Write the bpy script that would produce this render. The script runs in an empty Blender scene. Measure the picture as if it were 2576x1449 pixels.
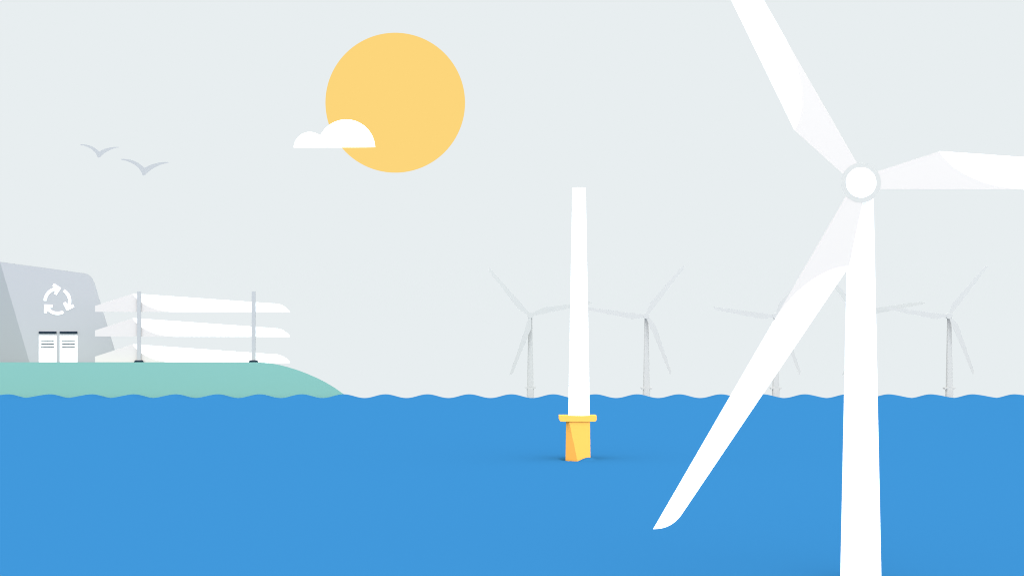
import bpy, bmesh, math
from mathutils import Vector

# ------------------------------------------------------------------ camera, sky, sun
F = 2576 * 50 / 36          # focal length in units of the 2576-wide sheet
CX, HZ, CAMZ = 1288.0, 850.0, 27.8
S = bpy.context.scene
C = S.collection
cam = bpy.data.objects.new('camera', bpy.data.cameras.new('camera'))
C.objects.link(cam)
cam.location = (0, 0, CAMZ)
cam.rotation_euler = (math.radians(90), 0, 0)
cam.data.lens = 50
cam.data.sensor_width = 36
cam.data.shift_y = (HZ - 724.5) / 2576
cam.data.clip_start = 1
cam.data.clip_end = 20000
S.camera = cam

FILL_DIR = Vector((0.10, -0.74, 0.66)).normalized()      # towards the light added behind the viewer on the right, opposite the visible sun


def lin(h):
    h = h.lstrip('#')
    out = []
    for i in (0, 2, 4):
        c = int(h[i:i + 2], 16) / 255
        out.append(c / 12.92 if c <= 0.04045 else ((c + 0.055) / 1.055) ** 2.4)
    return tuple(out)


W = bpy.data.worlds.new('World')
S.world = W
W.use_nodes = True
nt = W.node_tree
nt.nodes.clear()
n_out = nt.nodes.new('ShaderNodeOutputWorld')
n_bg = nt.nodes.new('ShaderNodeBackground')
n_tc = nt.nodes.new('ShaderNodeTexCoord')
n_dot = nt.nodes.new('ShaderNodeVectorMath'); n_dot.operation = 'DOT_PRODUCT'
n_dot.inputs[1].default_value = FILL_DIR
n_mr = nt.nodes.new('ShaderNodeMapRange'); n_mr.interpolation_type = 'SMOOTHSTEP'
n_mr.inputs['From Min'].default_value = -0.34
n_mr.inputs['From Max'].default_value = 0.35
n_mr.inputs['To Min'].default_value = 1.0
n_mr.inputs['To Max'].default_value = 5.35               # sky behind the viewer brightened as added fill, so white surfaces clip
nt.links.new(n_tc.outputs['Generated'], n_dot.inputs[0])
nt.links.new(n_dot.outputs['Value'], n_mr.inputs['Value'])
nt.links.new(n_mr.outputs['Result'], n_bg.inputs['Strength'])
n_bg.inputs['Color'].default_value = (*lin('E8EEF0'), 1)
nt.links.new(n_bg.outputs[0], n_out.inputs[0])

sl = bpy.data.lights.new('fill_sun', 'SUN')  # soft fill added behind the viewer to whiten the surfaces facing it
sl.energy = 0.8
sl.angle = math.radians(60)
sl.color = (1.0, 0.97, 0.93)
so = bpy.data.objects.new('fill_sun', sl)
C.objects.link(so)
so.rotation_euler = (-FILL_DIR).to_track_quat('-Z', 'Y').to_euler()

S.view_settings.view_transform = 'Standard'
S.view_settings.look = 'None'
S.view_settings.exposure = 0
S.view_settings.gamma = 1
S.cycles.use_denoising = True
S.cycles.denoising_prefilter = 'ACCURATE'
S.cycles.denoising_input_passes = 'RGB_ALBEDO_NORMAL'
S.cycles.filter_width = 1.1
S.cycles.use_adaptive_sampling = False

# ------------------------------------------------------------------ materials


def mat(name, col, rough=0.7, spec=0.0, emit=None):
    m = bpy.data.materials.new(name)
    m.use_nodes = True
    b = m.node_tree.nodes['Principled BSDF']
    b.inputs['Base Color'].default_value = (*col, 1)
    b.inputs['Roughness'].default_value = rough
    b.inputs['Specular IOR Level'].default_value = spec
    if emit:
        b.inputs['Emission Color'].default_value = (*emit, 1)
        b.inputs['Emission Strength'].default_value = 1.0
    return m


M_WHITE = mat('white_paint', (.9, .9, .9))
M_ROOT = mat('off_white_root', (.361, .331, .315))  # even off-white, darker than the outer blade
M_COLLAR = mat('pale_grey_collar', (.300, .290, .276))
M_FAR_A = mat('hazed_turbine_grey', (.3, .294, .281))  # distance haze put into the base colour of the far turbines
M_FAR_B = mat('hazed_turbine_light_grey', (.306, .295, .284))  # same painted haze, a little paler
M_GREY = mat('grey_metal', (.2495, .2475, .249))
M_WALL = mat('grey_cladding', (.2425, .2375, .2465))
M_BIRD = mat('gull_feather', (.235, .2335, .2365))
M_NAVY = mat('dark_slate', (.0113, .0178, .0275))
M_LINE = mat('slate_slat', (.022, .031, .04))
M_YELLOW = mat('safety_yellow', (.645, .291, .0565))
M_LAND = mat('green_ground', (.1160, .2345, .207))
M_SEA = mat('blue_water', (.0138, .078, .1735))
M_CLOUD = mat('cloud_white', (0.90, 0.90, 0.90))
M_SUN = mat('sun_glow', (0, 0, 0), emit=lin('FDD67B'))

# ------------------------------------------------------------------ helpers


def P(px, py, D):
    """sheet position + distance -> point in the place"""
    return Vector(((px - CX) / F * D, D, CAMZ - (py - HZ) / F * D))


def link(name, bm, material, parent=None, loc=None, smooth=False):
    bmesh.ops.recalc_face_normals(bm, faces=bm.faces[:])
    me = bpy.data.meshes.new(name)
    bm.to_mesh(me)
    bm.free()
    if smooth:
        for p in me.polygons:
            p.use_smooth = True
    me.materials.append(material)
    o = bpy.data.objects.new(name, me)
    C.objects.link(o)
    if parent:
        o.parent = parent
    if loc is not None:
        o.location = loc
    return o


def thing(name, label, cat, loc, group=None):
    o = bpy.data.objects.new(name, None)
    o.empty_display_size = 2
    C.objects.link(o)
    o.location = loc
    return tag(o, label, cat, group)


def tag(o, label, cat, group=None):
    o['label'] = label
    o['category'] = cat
    if group:
        o['group'] = group
    return o


def offset_poly(pts, d):
    """move a closed outline inwards by d"""
    n = len(pts)
    area = sum(pts[i][0] * pts[(i + 1) % n][1] - pts[(i + 1) % n][0] * pts[i][1] for i in range(n))
    s = 1 if area > 0 else -1
    out = []
    for i in range(n):
        p0, p1, p2 = Vector(pts[i - 1]), Vector(pts[i]), Vector(pts[(i + 1) % n])
        a, b = (p1 - p0), (p2 - p1)
        if a.length < 1e-9 or b.length < 1e-9:
            out.append(tuple(p1)); continue
        a.normalize(); b.normalize()
        na, nb = Vector((-a.y, a.x)) * s, Vector((-b.y, b.x)) * s
        m = na + nb
        m = m.normalized() if m.length > 1e-6 else na
        k = d / max(0.45, m.dot(na))
        out.append((p1.x + m.x * k, p1.y + m.y * k))
    return out


def slab(bm, pts, y0, y1, inset=0.0, front_bevel=0.0):
    """outline in the x-z plane given real depth from y0 (near side) to y1, its back tapered by inset"""
    rings = []
    if front_bevel:
        rings.append((offset_poly(pts, front_bevel), y0))
        rings.append((pts, y0 + front_bevel))
    else:
        rings.append((pts, y0))
    rings.append((offset_poly(pts, inset) if inset else pts, y1))
    vs = [[bm.verts.new((x, y, z)) for x, z in r] for r, y in rings]
    bm.faces.new(vs[0])
    for a, b in zip(vs[:-1], vs[1:]):
        for i in range(len(a)):
            j = (i + 1) % len(a)
            bm.faces.new((a[i], a[j], b[j], b[i]))
    bm.faces.new(vs[-1][::-1])


def outline(pts, D, root):
    """sheet outline at distance D -> local x-z outline of a thing standing at root"""
    r = Vector(root)
    return [((P(x, y, D) - r).x, (P(x, y, D) - r).z) for x, y in pts]


def bez(p0, p1, p2, n=10):
    return [((1 - t) ** 2 * p0[0] + 2 * t * (1 - t) * p1[0] + t * t * p2[0],
             (1 - t) ** 2 * p0[1] + 2 * t * (1 - t) * p1[1] + t * t * p2[1]) for t in (i / n for i in range(n + 1))]


def lathe(bm, prof, axis='Z', n=48, cx=0, cy=0, cz=0, e=1.0):
    """prof: list of (radius, position along axis)"""
    rings = []
    for r, h in prof:
        ring = []
        for i in range(n):
            a = 2 * math.pi * i / n
            if axis == 'Z':
                c_, s_ = math.cos(a), math.sin(a)
                c_, s_ = math.copysign(abs(c_) ** e, c_), math.copysign(abs(s_) ** e, s_)
                ring.append(bm.verts.new((cx + r * c_, cy + r * s_, cz + h)))
            else:
                ring.append(bm.verts.new((cx + r * math.cos(a), cy + h, cz + r * math.sin(a))))
        rings.append(ring)
    for a, b in zip(rings[:-1], rings[1:]):
        for i in range(n):
            j = (i + 1) % n
            bm.faces.new((a[i], a[j], b[j], b[i]))
    for ring in (rings[0], rings[-1]):           # end caps with corners of their own, so edges stay crisp
        bm.faces.new([bm.verts.new(v.co) for v in ring])


def box(bm, x0, x1, y0, y1, z0, z1):
    v = [bm.verts.new((x, y, z)) for x in (x0, x1) for y in (y0, y1) for z in (z0, z1)]
    for q in ((0, 1, 3, 2), (4, 6, 7, 5), (0, 4, 5, 1), (2, 3, 7, 6), (0, 2, 6, 4), (1, 5, 7, 3)):
        bm.faces.new([v[i] for i in q])


def copy_tree(o, parent=None):
    c = o.copy()
    C.objects.link(c)
    if parent:
        c.parent = parent
    for ch in list(o.children):
        copy_tree(ch, c)
    return c


def sstep(a, b, x):
    t = max(0.0, min(1.0, (x - a) / (b - a)))
    return t * t * (3 - 2 * t)

# ------------------------------------------------------------------ sea
MID = 327.0                 # distance of the bare tower
MIDX = (1454 - CX) / F * MID
EDGE = 681.0                # where the far swell rises and the sea drops out of sight


def sea_z(x, y):
    yy = min(y, EDGE)
    px = CX + x / EDGE * F
    z = 0.0
    a = sstep(652, 676, yy)
    z += a * (4.75 * EDGE / F) * math.cos(2 * math.pi * (px - 20.3) / 105.5)
    # short wave running past the foundation of the bare tower
    r = math.hypot((x - MIDX) / 4.6, (y - MID) / 6.0)
    if r < 1:
        ph = CX + x / MID * F
        z += (1 - sstep(0.6, 1, r)) * (0.85 * math.sin(2 * math.pi * (ph - 1455) / 118.0) - 0.19)
    if y > EDGE:
        t = y - EDGE
        z -= 0.25 * t + 0.02 * t * t
    return z


xs, x = [], -1000.0
while x < 1000:
    xs.append(x)
    x += 0.45 if abs(x - MIDX) < 9 else (1.0 if abs(x) < 420 else 10.0)
xs.append(1000.0)
ys = [-200, -60, 0, 40, 80, 120, 160, 200, 240, 280, 300]
y = 316.0
while y < 338:
    ys.append(y); y += 0.8
ys += [345, 370, 410, 450, 500, 550, 600, 640, 650, 655, 660, 664, 668, 672, 676, 679, 681, 682, 684, 688, 694, 702, 715, 735]
bm = bmesh.new()
grid = [[bm.verts.new((x, y, sea_z(x, y))) for x in xs] for y in ys]
for j in range(len(ys) - 1):
    for i in range(len(xs) - 1):
        bm.faces.new((grid[j][i], grid[j][i + 1], grid[j + 1][i + 1], grid[j + 1][i]))
o = link('sea', bm, M_SEA, smooth=True)
o['kind'] = 'structure'

# ------------------------------------------------------------------ land
LAND = 696.0
prof = [(-900, 911), (300, 911), (646, 911)]
prof += [(666, 912.1), (685.8, 914.5), (707, 918.6), (728.5, 924.4), (751, 931.5), (773.8, 940.2), (797, 950.3),
         (819, 961.4), (842, 975), (864.5, 991), (884, 1006), (905, 1024), (905, 1060), (-900, 1060)]
bm = bmesh.new()
pts = outline(prof, LAND, (0, 0, 0))
slab(bm, pts, LAND, LAND + 120)
for v in bm.verts:                           # the ground falls away and narrows towards the back
    if v.co.y > LAND + 1:
        v.co.z -= 2.6 + 0.25 * (P(0, 911, LAND).z - v.co.z)
        v.co.x -= 22
o = link('land', bm, M_LAND)
o['kind'] = 'structure'
LTOP = P(0, 911, LAND).z

# ------------------------------------------------------------------ sun and cloud
D = 2400.0
bm = bmesh.new()
bmesh.ops.create_uvsphere(bm, u_segments=96, v_segments=48, radius=175.6 / F * D)
bmesh.ops.scale(bm, vec=(1, 0.3, 1), verts=bm.verts[:])
o = link('sun', bm, M_SUN, loc=P(994.3, 259.3, D), smooth=True)
tag(o, 'large round yellow sun partly covered by the white cloud', 'sun')

D = 1900.0
k = D / F
base = P(871, 374, D)
bm = bmesh.new()
for cx_, r in ((871.2, 72.6), (779.6, 40.6)):
    n, m_ = 64, 20
    ox = (cx_ - 871) * k
    oz = 0.0 if r > 50 else 0.25
    R = r * k
    rings = []
    for j in range(m_ + 1):
        ph = math.pi / 2 * j / m_
        if j == m_:
            rings.append([bm.verts.new((ox, 0, oz + R))])
        else:
            rings.append([bm.verts.new((ox + R * math.cos(ph) * math.cos(2 * math.pi * i / n),
                                        0.28 * R * math.cos(ph) * math.sin(2 * math.pi * i / n),
                                        oz + R * math.sin(ph) + (0.17 * 0.28 * R * (1 + math.sin(2 * math.pi * i / n)) if j == 0 else 0))) for i in range(n)])
    for a, b in zip(rings[:-1], rings[1:]):
        for i in range(n):
            j = (i + 1) % n
            if len(b) == 1:
                bm.faces.new((a[i], a[j], b[0]))
            else:
                bm.faces.new((a[i], a[j], b[j], b[i]))
    bm.faces.new(rings[0][::-1])
o = link('cloud', bm, M_CLOUD, loc=base)
tag(o, 'white flat-bottomed cloud of two round humps before the sun', 'cloud')

# ------------------------------------------------------------------ gulls


def gull(pts_fn, D, label):
    pts, c = pts_fn
    root = P(c[0], c[1], D)
    ol = outline(pts, D, root)
    bm = bmesh.new()
    t = 0.016 * D / 50
    slab(bm, ol, -t, 0.035, 0.012)
    o = link('seagull', bm, M_BIRD, loc=root)
    return tag(o, label, 'seagull', 'gulls gliding in the sky')


def gull_outline(ox, oy, s, flip=0):
    """outline of one gliding gull in its own sheet units, from the big gull"""
    k = 320 / 2576 * 2576 / 3001        # enlargement -> sheet units
    g = []
    g += bez((1262, 697), (1565, 680), (1805, 908), 14)      # upper edge of the far wing to the nape
    g += bez((1805, 908), (2035, 768), (2345, 770), 14)[1:]  # upper edge of the near wing
    g += [(2366, 773), (2374, 781), (2364, 789)]
    g += bez((2345, 793), (2020, 860), (1824, 1066), 14)
    g += [(1806, 1083), (1780, 1093), (1760, 1083), (1750, 1066)]
    g += bez((1746, 1056), (1640, 788), (1270, 722), 16)[1:]
    g += [(1250, 719), (1239, 709), (1246, 699)]
    return [(ox + (a - 1806) * k * s, oy + (b - 908) * k * s) for a, b in g]


kk = 320 / 3001
bx, by = (200 + 1806 * 320 / 2576) * 2576 / 3001, (380 + 908 * 320 / 2576) * 2576 / 3001
sx, sy = (200 + 737 * 320 / 2576) * 2576 / 3001, (380 + 523 * 320 / 2576) * 2576 / 3001
gull((gull_outline(bx, by, 1.0), (bx, by + 10)), 48.0, 'grey gliding gull lower and larger of the two, nearer the sun')
gull((gull_outline(sx, sy, 0.80), (sx, sy + 8)), 60.0, 'smaller grey gull gliding higher and further from the sun')

# ------------------------------------------------------------------ blade shape, in units of the big rotor (1015 = tip)
NOTCH = (197.0, 79.0)
SEAM = [NOTCH, (207, 64), (218.5, 52), (232, 40.3), (248, 29.5), (266, 19.2), (285, 10.3), (303, 3.2), (322, -3),
        (340, -7.4), (359.5, -10.9), (384, -14.3), (409.6, -16.6)]
TIP = bez((947, 26), (993, 22), (1015, -18), 12)


def blade_meshes(unit, thick, x0=0.0, whole=False):
    """returns bmeshes (outer blade, root section); flat side towards the viewer, tapered back"""
    top0 = (x0, 15 + x0 * 64 / 197)
    outer = [NOTCH] + TIP + [(430, -16.9)] + SEAM[::-1][:-1]
    root = [top0, NOTCH] + SEAM[1:] + [(x0, -16)]
    if whole:
        allp = [top0, NOTCH] + TIP + [(x0, -16)]
        bm = bmesh.new()
        slab(bm, [(a * unit, b * unit) for a, b in allp], 0, thick, thick * 0.45)
        return bm, None
    out = []
    for poly in (outer, root):
        bm = bmesh.new()
        slab(bm, [(a * unit, b * unit) for a, b in poly], 0, thick, 0.0)
        out.append(bm)
    # pull the back of both pieces in along the blade so the edges taper
    for bm in out:
        for v in bm.verts:
            if v.co.y > thick * 0.5:
                xu = v.co.x / unit
                top = 15 + 0.325 * xu if xu < 197 else 79 - 0.0722 * (xu - 197)
                mid = (top - 16.8) / 2 * unit
                v.co.z = mid + (v.co.z - mid) * 0.82
    return out

# ------------------------------------------------------------------ big turbine in front
DN = 159.0
u = DN / F
hub = P(2166, 460, DN)
AX = 4.2                    # tower axis behind the rotor
tx0, tx1 = P(2115, 1449, DN + AX), P(2217, 1449, DN + AX)
tw0, tw1 = P(2133.6, 500, DN + AX), P(2197, 500, DN + AX)
axis_x = (tw0.x + tw1.x) / 2
root = Vector((axis_x, DN + AX, 0))
NEAR = thing('wind_turbine', 'huge white wind turbine in front, cropped by the top and right edges', 'wind turbine', root)
bm = bmesh.new()


def near_r(z):
    t = (z - tx0.z) / (tw0.z - tx0.z)
    rb, rt = (tx1.x - tx0.x) / 2, (tw1.x - tw0.x) / 2
    return rb + (rt - rb) * t


lathe(bm, [(near_r(z) * 0.985, z) for z in (-4, 6, 20, 33, hub.z - 0.6)], n=96)
link('tower', bm, M_WHITE, NEAR, smooth=True)
h = hub - root
bm = bmesh.new()
lathe(bm, [(0.9, 0.5), (1.15, 0.8), (1.15, 3.6), (0.9, 4.2)], axis='Y', n=48)
link('nacelle', bm, M_COLLAR, NEAR, loc=h + Vector((0, 0, 0)))
bm = bmesh.new()
lathe(bm, [(50.0 * u, -0.015), (48.5 * u, 0.0), (38 * u, 0.3)], axis='Y', n=96)
link('collar', bm, M_COLLAR, NEAR, loc=h)
bm = bmesh.new()
r = 38.0 * u
lathe(bm, [(0.05, -0.10), (r * 0.5, -0.095), (r * 0.9, -0.07), (r, -0.04), (r, -0.005)], axis='Y', n=96)
link('hub', bm, M_WHITE, NEAR, loc=h)
b_out, b_root = blade_meshes(u, 0.42, 28)
proto_b = link('rotor_blade', b_out, M_WHITE, NEAR, loc=h)
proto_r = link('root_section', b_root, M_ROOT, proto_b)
for ang in (120, 240):
    b = copy_tree(proto_b, NEAR)
    b.rotation_euler = (0, -math.radians(ang), 0)

# ------------------------------------------------------------------ bare tower in the middle
root = Vector((MIDX, MID, 0))
BARE = thing('turbine_tower', 'bare white tower without rotor on a yellow foundation in the sea', 'turbine tower', root)
bm = bmesh.new()
zt, zb = P(0, 473.8, MID).z, P(0, 1046, MID).z
rt, rb = 33.2 / 2 / F * MID, 54.2 / 2 / F * MID
dx = (1456.6 - 1454) / F * MID
lathe(bm, [(rb, zb), ((rb + rt) / 2, (zb + zt) / 2), (rt, zt)], n=64, cx=dx)
t = link('tower', bm, M_WHITE, BARE, smooth=False)
for p in t.data.polygons:
    p.use_smooth = len(p.vertices) == 4
bm = bmesh.new()
YF = MID - 2.6
pl = [(1407, 1045.6), (1501, 1045.6)]
pl += [(1501, 1054.2), (1500.5, 1056.5), (1499.2, 1058.4), (1497.4, 1059.6), (1495, 1060.1)]
pl += [(1413, 1060.1), (1410.6, 1059.6), (1408.8, 1058.4), (1407.5, 1056.5), (1407, 1054.2)]
slab(bm, outline(pl, YF, root), YF - MID, 2.5, 0.0)
link('platform', bm, M_YELLOW, BARE)
# foundation: a faceted pile, one face turned away to the left
bm = bmesh.new()
YP = MID - 2.3


def fpt(px, py, dy=0.0):
    v = P(px, py, YP) - root
    w = P(px, py, YP + dy) - root
    return bm.verts.new((w.x, v.y + dy, v.z))


FS = 1.7                     # how far the left face turns back per metre


def ring_at(py, xl, xe, xr):
    dl = (xe - xl) / F * YP * FS
    return [fpt(xl, py, dl), fpt(xe, py), fpt(xr, py), fpt(xr - 5, py, 5.0), fpt((xl + xr) / 2, py, 8.0), fpt(xl + 9, py, 6.6)]


def lerp(a, b, t): return a + (b - a) * t


ra = ring_at(1058, 1424.15, 1431.5, 1484.0)
t_ = (1250 - 1060) / 102.5
rb_ = ring_at(1195, lerp(1424.1, 1422.6, 135 / 102.5), lerp(1431.9, 1451.8, 135 / 94.8), lerp(1484, 1485.3, 135 / 89.5))
for i in range(6):
    j = (i + 1) % 6
    bm.faces.new((ra[i], ra[j], rb_[j], rb_[i]))
bm.faces.new(ra[::-1]); bm.faces.new(rb_)
link('foundation', bm, M_YELLOW, BARE)

# ------------------------------------------------------------------ far turbines
GF = 'far grey turbines behind the waves'
UF = 612 * 0.26068 / 1015
AXF = 4.2                    # tower axis behind the rotor


def centre_tower(T, hx):
    for ch in T.children:
        if ch.name.split('.')[0] in ('tower', 'foundation', 'platform'):
            ch.location = ((hx - CX) / F * AXF, AXF, 0)


def far_turbine(hx, hy, D, material, first_ang, label):
    root = Vector((P(hx, hy, D).x, D, 0))
    T = thing('wind_turbine', label, 'wind turbine', root, GF)
    hubp = P(hx, hy, D) - root
    k = D / F
    bm = bmesh.new()
    zt, zb = hubp.z, (P(0, hy + 180, D)).z
    lathe(bm, [(8.05 * k, zb), (4.85 * k, zt - 0.3)], n=64, e=0.6)
    link('tower', bm, material, T, smooth=True)
    bm = bmesh.new()
    pl = [(-14, 180), (14, 180), (14, 183), (13, 184.4), (12, 184.6), (-12, 184.6), (-13, 184.4), (-14, 183)]
    slab(bm, outline([(hx + a, hy + b) for a, b in pl], D, root), -1.6, 1.6)
    link('platform', bm, material, T)
    bm = bmesh.new()
    lathe(bm, [(9.1 * k, (P(0, hy + 240, D)).z), (9.0 * k, (P(0, hy + 184, D)).z)], n=64, e=0.6)
    link('foundation', bm, material, T, smooth=True)
    bm = bmesh.new()
    lathe(bm, [(7.8 * k * 0.97, -0.08), (7.8 * k, -0.05), (7.8 * k, 0.9)], axis='Y', n=32)
    link('hub', bm, material, T, loc=hubp)
    bm = bmesh.new()
    lathe(bm, [(5.0 * k, 0.8), (5.0 * k, 4.6), (4.5 * k, 5.4)], axis='Y', n=24)
    link('nacelle', bm, material, T, loc=hubp)
    pb, _ = blade_meshes(UF * k, 0.5, 25, whole=True)
    b0 = link('rotor_blade', pb, material, T, loc=hubp)
    b0.rotation_euler = (0, -math.radians(first_ang), 0)
    for a in (120, 240):
        b = copy_tree(b0, T)
        b.rotation_euler = (0, -math.radians(first_ang + a), 0)
    centre_tower(T, hx)
    return T


DA, DB = 742.0, 728.0
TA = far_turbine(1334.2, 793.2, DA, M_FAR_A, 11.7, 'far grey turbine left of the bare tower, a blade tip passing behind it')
TD = copy_tree(TA)
TD.location.x = P(2171.2, 0, DA).x
centre_tower(TD, 2171.2)
TD['label'] = 'far grey turbine almost wholly hidden behind the big white tower'
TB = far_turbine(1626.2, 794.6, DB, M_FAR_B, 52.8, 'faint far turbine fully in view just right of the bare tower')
TC = copy_tree(TB)
TC.location.x = P(1951.5, 0, DB).x
centre_tower(TC, 1951.5)
TC['label'] = "faint far turbine crossed by the big turbine's lowered blade"
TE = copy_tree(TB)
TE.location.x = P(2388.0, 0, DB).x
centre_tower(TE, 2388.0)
TE['label'] = 'faint far turbine standing alone to the right of the big white tower'

# ------------------------------------------------------------------ recycling plant
DBL = 738.0
cs = 0.20143


def c1(x, y): return (x * cs, 635.2 + y * cs)


root = Vector((P(150, 0, DBL).x, DBL, LTOP))
PLANT = thing('recycling_plant', 'grey slope-sided recycling plant with arrow emblem and two white doors', 'building', root)
fr = [c1(0, 118)] + bez(c1(1062, 262), c1(1150, 282), c1(1187, 400), 12) + [c1(1496, 1420), c1(384, 1420)]
ol = outline(fr, DBL, root)
bm = bmesh.new()
# front wall with the right-hand and rear walls
fv = [bm.verts.new((x, 0, z)) for x, z in ol]
bv = [bm.verts.new((x - 18, 55, z - 1)) for x, z in ol]
n = len(ol)
bm.faces.new(fv)
bm.faces.new(bv[::-1])
bm.faces.new((fv[n - 3], fv[n - 2], bv[n - 2], bv[n - 3]))
bm.faces.new((fv[n - 2], fv[n - 1], bv[n - 1], bv[n - 2]))
link('wall', bm, M_WALL, PLANT)
bm = bmesh.new()
rv = [bm.verts.new((x, -0.02, z + 0.02)) for x, z in ol[:n - 2]]
rw = [bm.verts.new((x - 18, 55.1, z - 0.98)) for x, z in ol[:n - 2]]
rl = Vector((ol[0][0] - 38, 23, ol[0][1] - 0.3))
for i in range(n - 3):
    bm.faces.new((rv[i], rv[i + 1], rw[i + 1], rw[i]))
e = bm.verts.new(rl)
bm.faces.new((rv[0], rw[0], e))
bmesh.ops.delete(bm, geom=[v for v in bm.verts if not v.link_faces], context='VERTS')
link('roof', bm, M_WALL, PLANT)
# side wall: turns back to the left from the slanting front corner
bm = bmesh.new()
SB = 0.92
a0, a1 = ol[0], ol[-1]
wx = 38.0
q = [bm.verts.new((a0[0], 0, a0[1])), bm.verts.new((a1[0], 0, a1[1])),
     bm.verts.new((a1[0] - wx, wx * SB, a1[1])), bm.verts.new((a0[0] - wx, wx * SB, a0[1]))]
bm.faces.new(q)
link('side_wall', bm, M_WALL, PLANT)
# emblem: three chasing arrows
arrow = []
for i in range(15):
    a = math.radians(178.7 + (100.8 - 178.7) * i / 14)
    arrow.append((171.5 * math.cos(a), 171.5 * math.sin(a)))
arrow += [(-62, 188), (-42, 218), (45, 162), (-12, 75), (-41, 93)]
for i in range(15):
    a = math.radians(98.7 + (178.0 - 98.7) * i / 14)
    arrow.append((134.5 * math.cos(a), 134.5 * math.sin(a)))
ec = P(*c1(718, 607), DBL) - root
ks = cs * DBL / F
for k_ in range(3):
    a = -2 * math.pi / 3 * k_
    ca, sa = math.cos(a), math.sin(a)
    pts = [((x * ca - y * sa) * ks, (x * sa + y * ca) * ks) for x, y in arrow]
    bm = bmesh.new()
    slab(bm, pts, -0.15, 0.05)
    link('emblem_arrow', bm, M_WHITE, PLANT, loc=(ec.x, 0, ec.z))


def rect(x0, x1, y0, y1, ylo, yhi):
    ol = outline([c1(x0, y0), c1(x1, y0), c1(x1, y1), c1(x0, y1)], DBL, root)
    bm = bmesh.new()
    slab(bm, ol, ylo, yhi)
    return bm


for xa in (488, 749.5):
    d = link('door', rect(xa, xa + 217, 1035, 1385, -0.25, 0.05), M_WHITE, PLANT)
    for yy in (1095, 1135, 1175.5):
        link('slat', rect(xa + 28, xa + 188.5, yy, yy + 12.5, -0.33, -0.2), M_LINE, d)
    link('awning', rect(xa, xa + 217, 985, 1010, -0.6, 0.05), M_NAVY, PLANT)

# ------------------------------------------------------------------ blades in the storage rack
DK = 703.0
k = DK / F
ub = (489 / 1015) * k
GB = 'new blades stacked in the rack'
names = ('topmost of the three white blades stacked in the rack',
         'middle one of the three white blades stacked in the rack',
         'lowest of the three white blades, lying just above the green ground')
protoB = None
for (bot, lab) in zip((784.6, 846.3, 911.9), names):
    loc = P(239, bot, DK) + Vector((0, 0, 16.5 * ub))
    if protoB is None:
        bo, br = blade_meshes(ub, 1.1, 0)
        protoB = link('turbine_blade', bo, M_WHITE, loc=loc)
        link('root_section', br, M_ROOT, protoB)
        b = protoB
    else:
        b = copy_tree(protoB)
        b.location = loc
    tag(b, lab, 'turbine blade', GB)

first = None
for xc, lab in ((349.85, 'grey rack post across the thick root ends of the blades, nearer the building'),
                (638.15, 'grey rack post across the thin ends of the blades, at the top of the slope')):
    if first is None:
        root = P(xc, 911, DK - 0.45)
        R_ = thing('rack_post', lab, 'rack post', root, 'posts of the blade rack')
        bm = bmesh.new()
        hw = 4.65 * k
        box(bm, -hw, hw, -0.35, 0.35, 0.3, (911 - 733.2) * k)
        link('post', bm, M_GREY, R_)
        bm = bmesh.new()
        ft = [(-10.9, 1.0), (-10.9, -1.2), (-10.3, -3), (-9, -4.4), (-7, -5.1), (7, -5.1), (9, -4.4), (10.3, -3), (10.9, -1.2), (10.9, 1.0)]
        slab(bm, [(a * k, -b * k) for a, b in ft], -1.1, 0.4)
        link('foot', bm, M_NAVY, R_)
        for bot in (785.4, 847.1):
            bm = bmesh.new()
            z = (911 - bot) * k
            box(bm, -0.3, 0.3, 0.35, 1.7, z - 0.45, z - 0.03)
            link('support_arm', bm, M_GREY, R_)
        first = R_
    else:
        R_ = copy_tree(first)
        R_.location = P(xc, 911, DK - 0.45)
        R_['label'] = lab
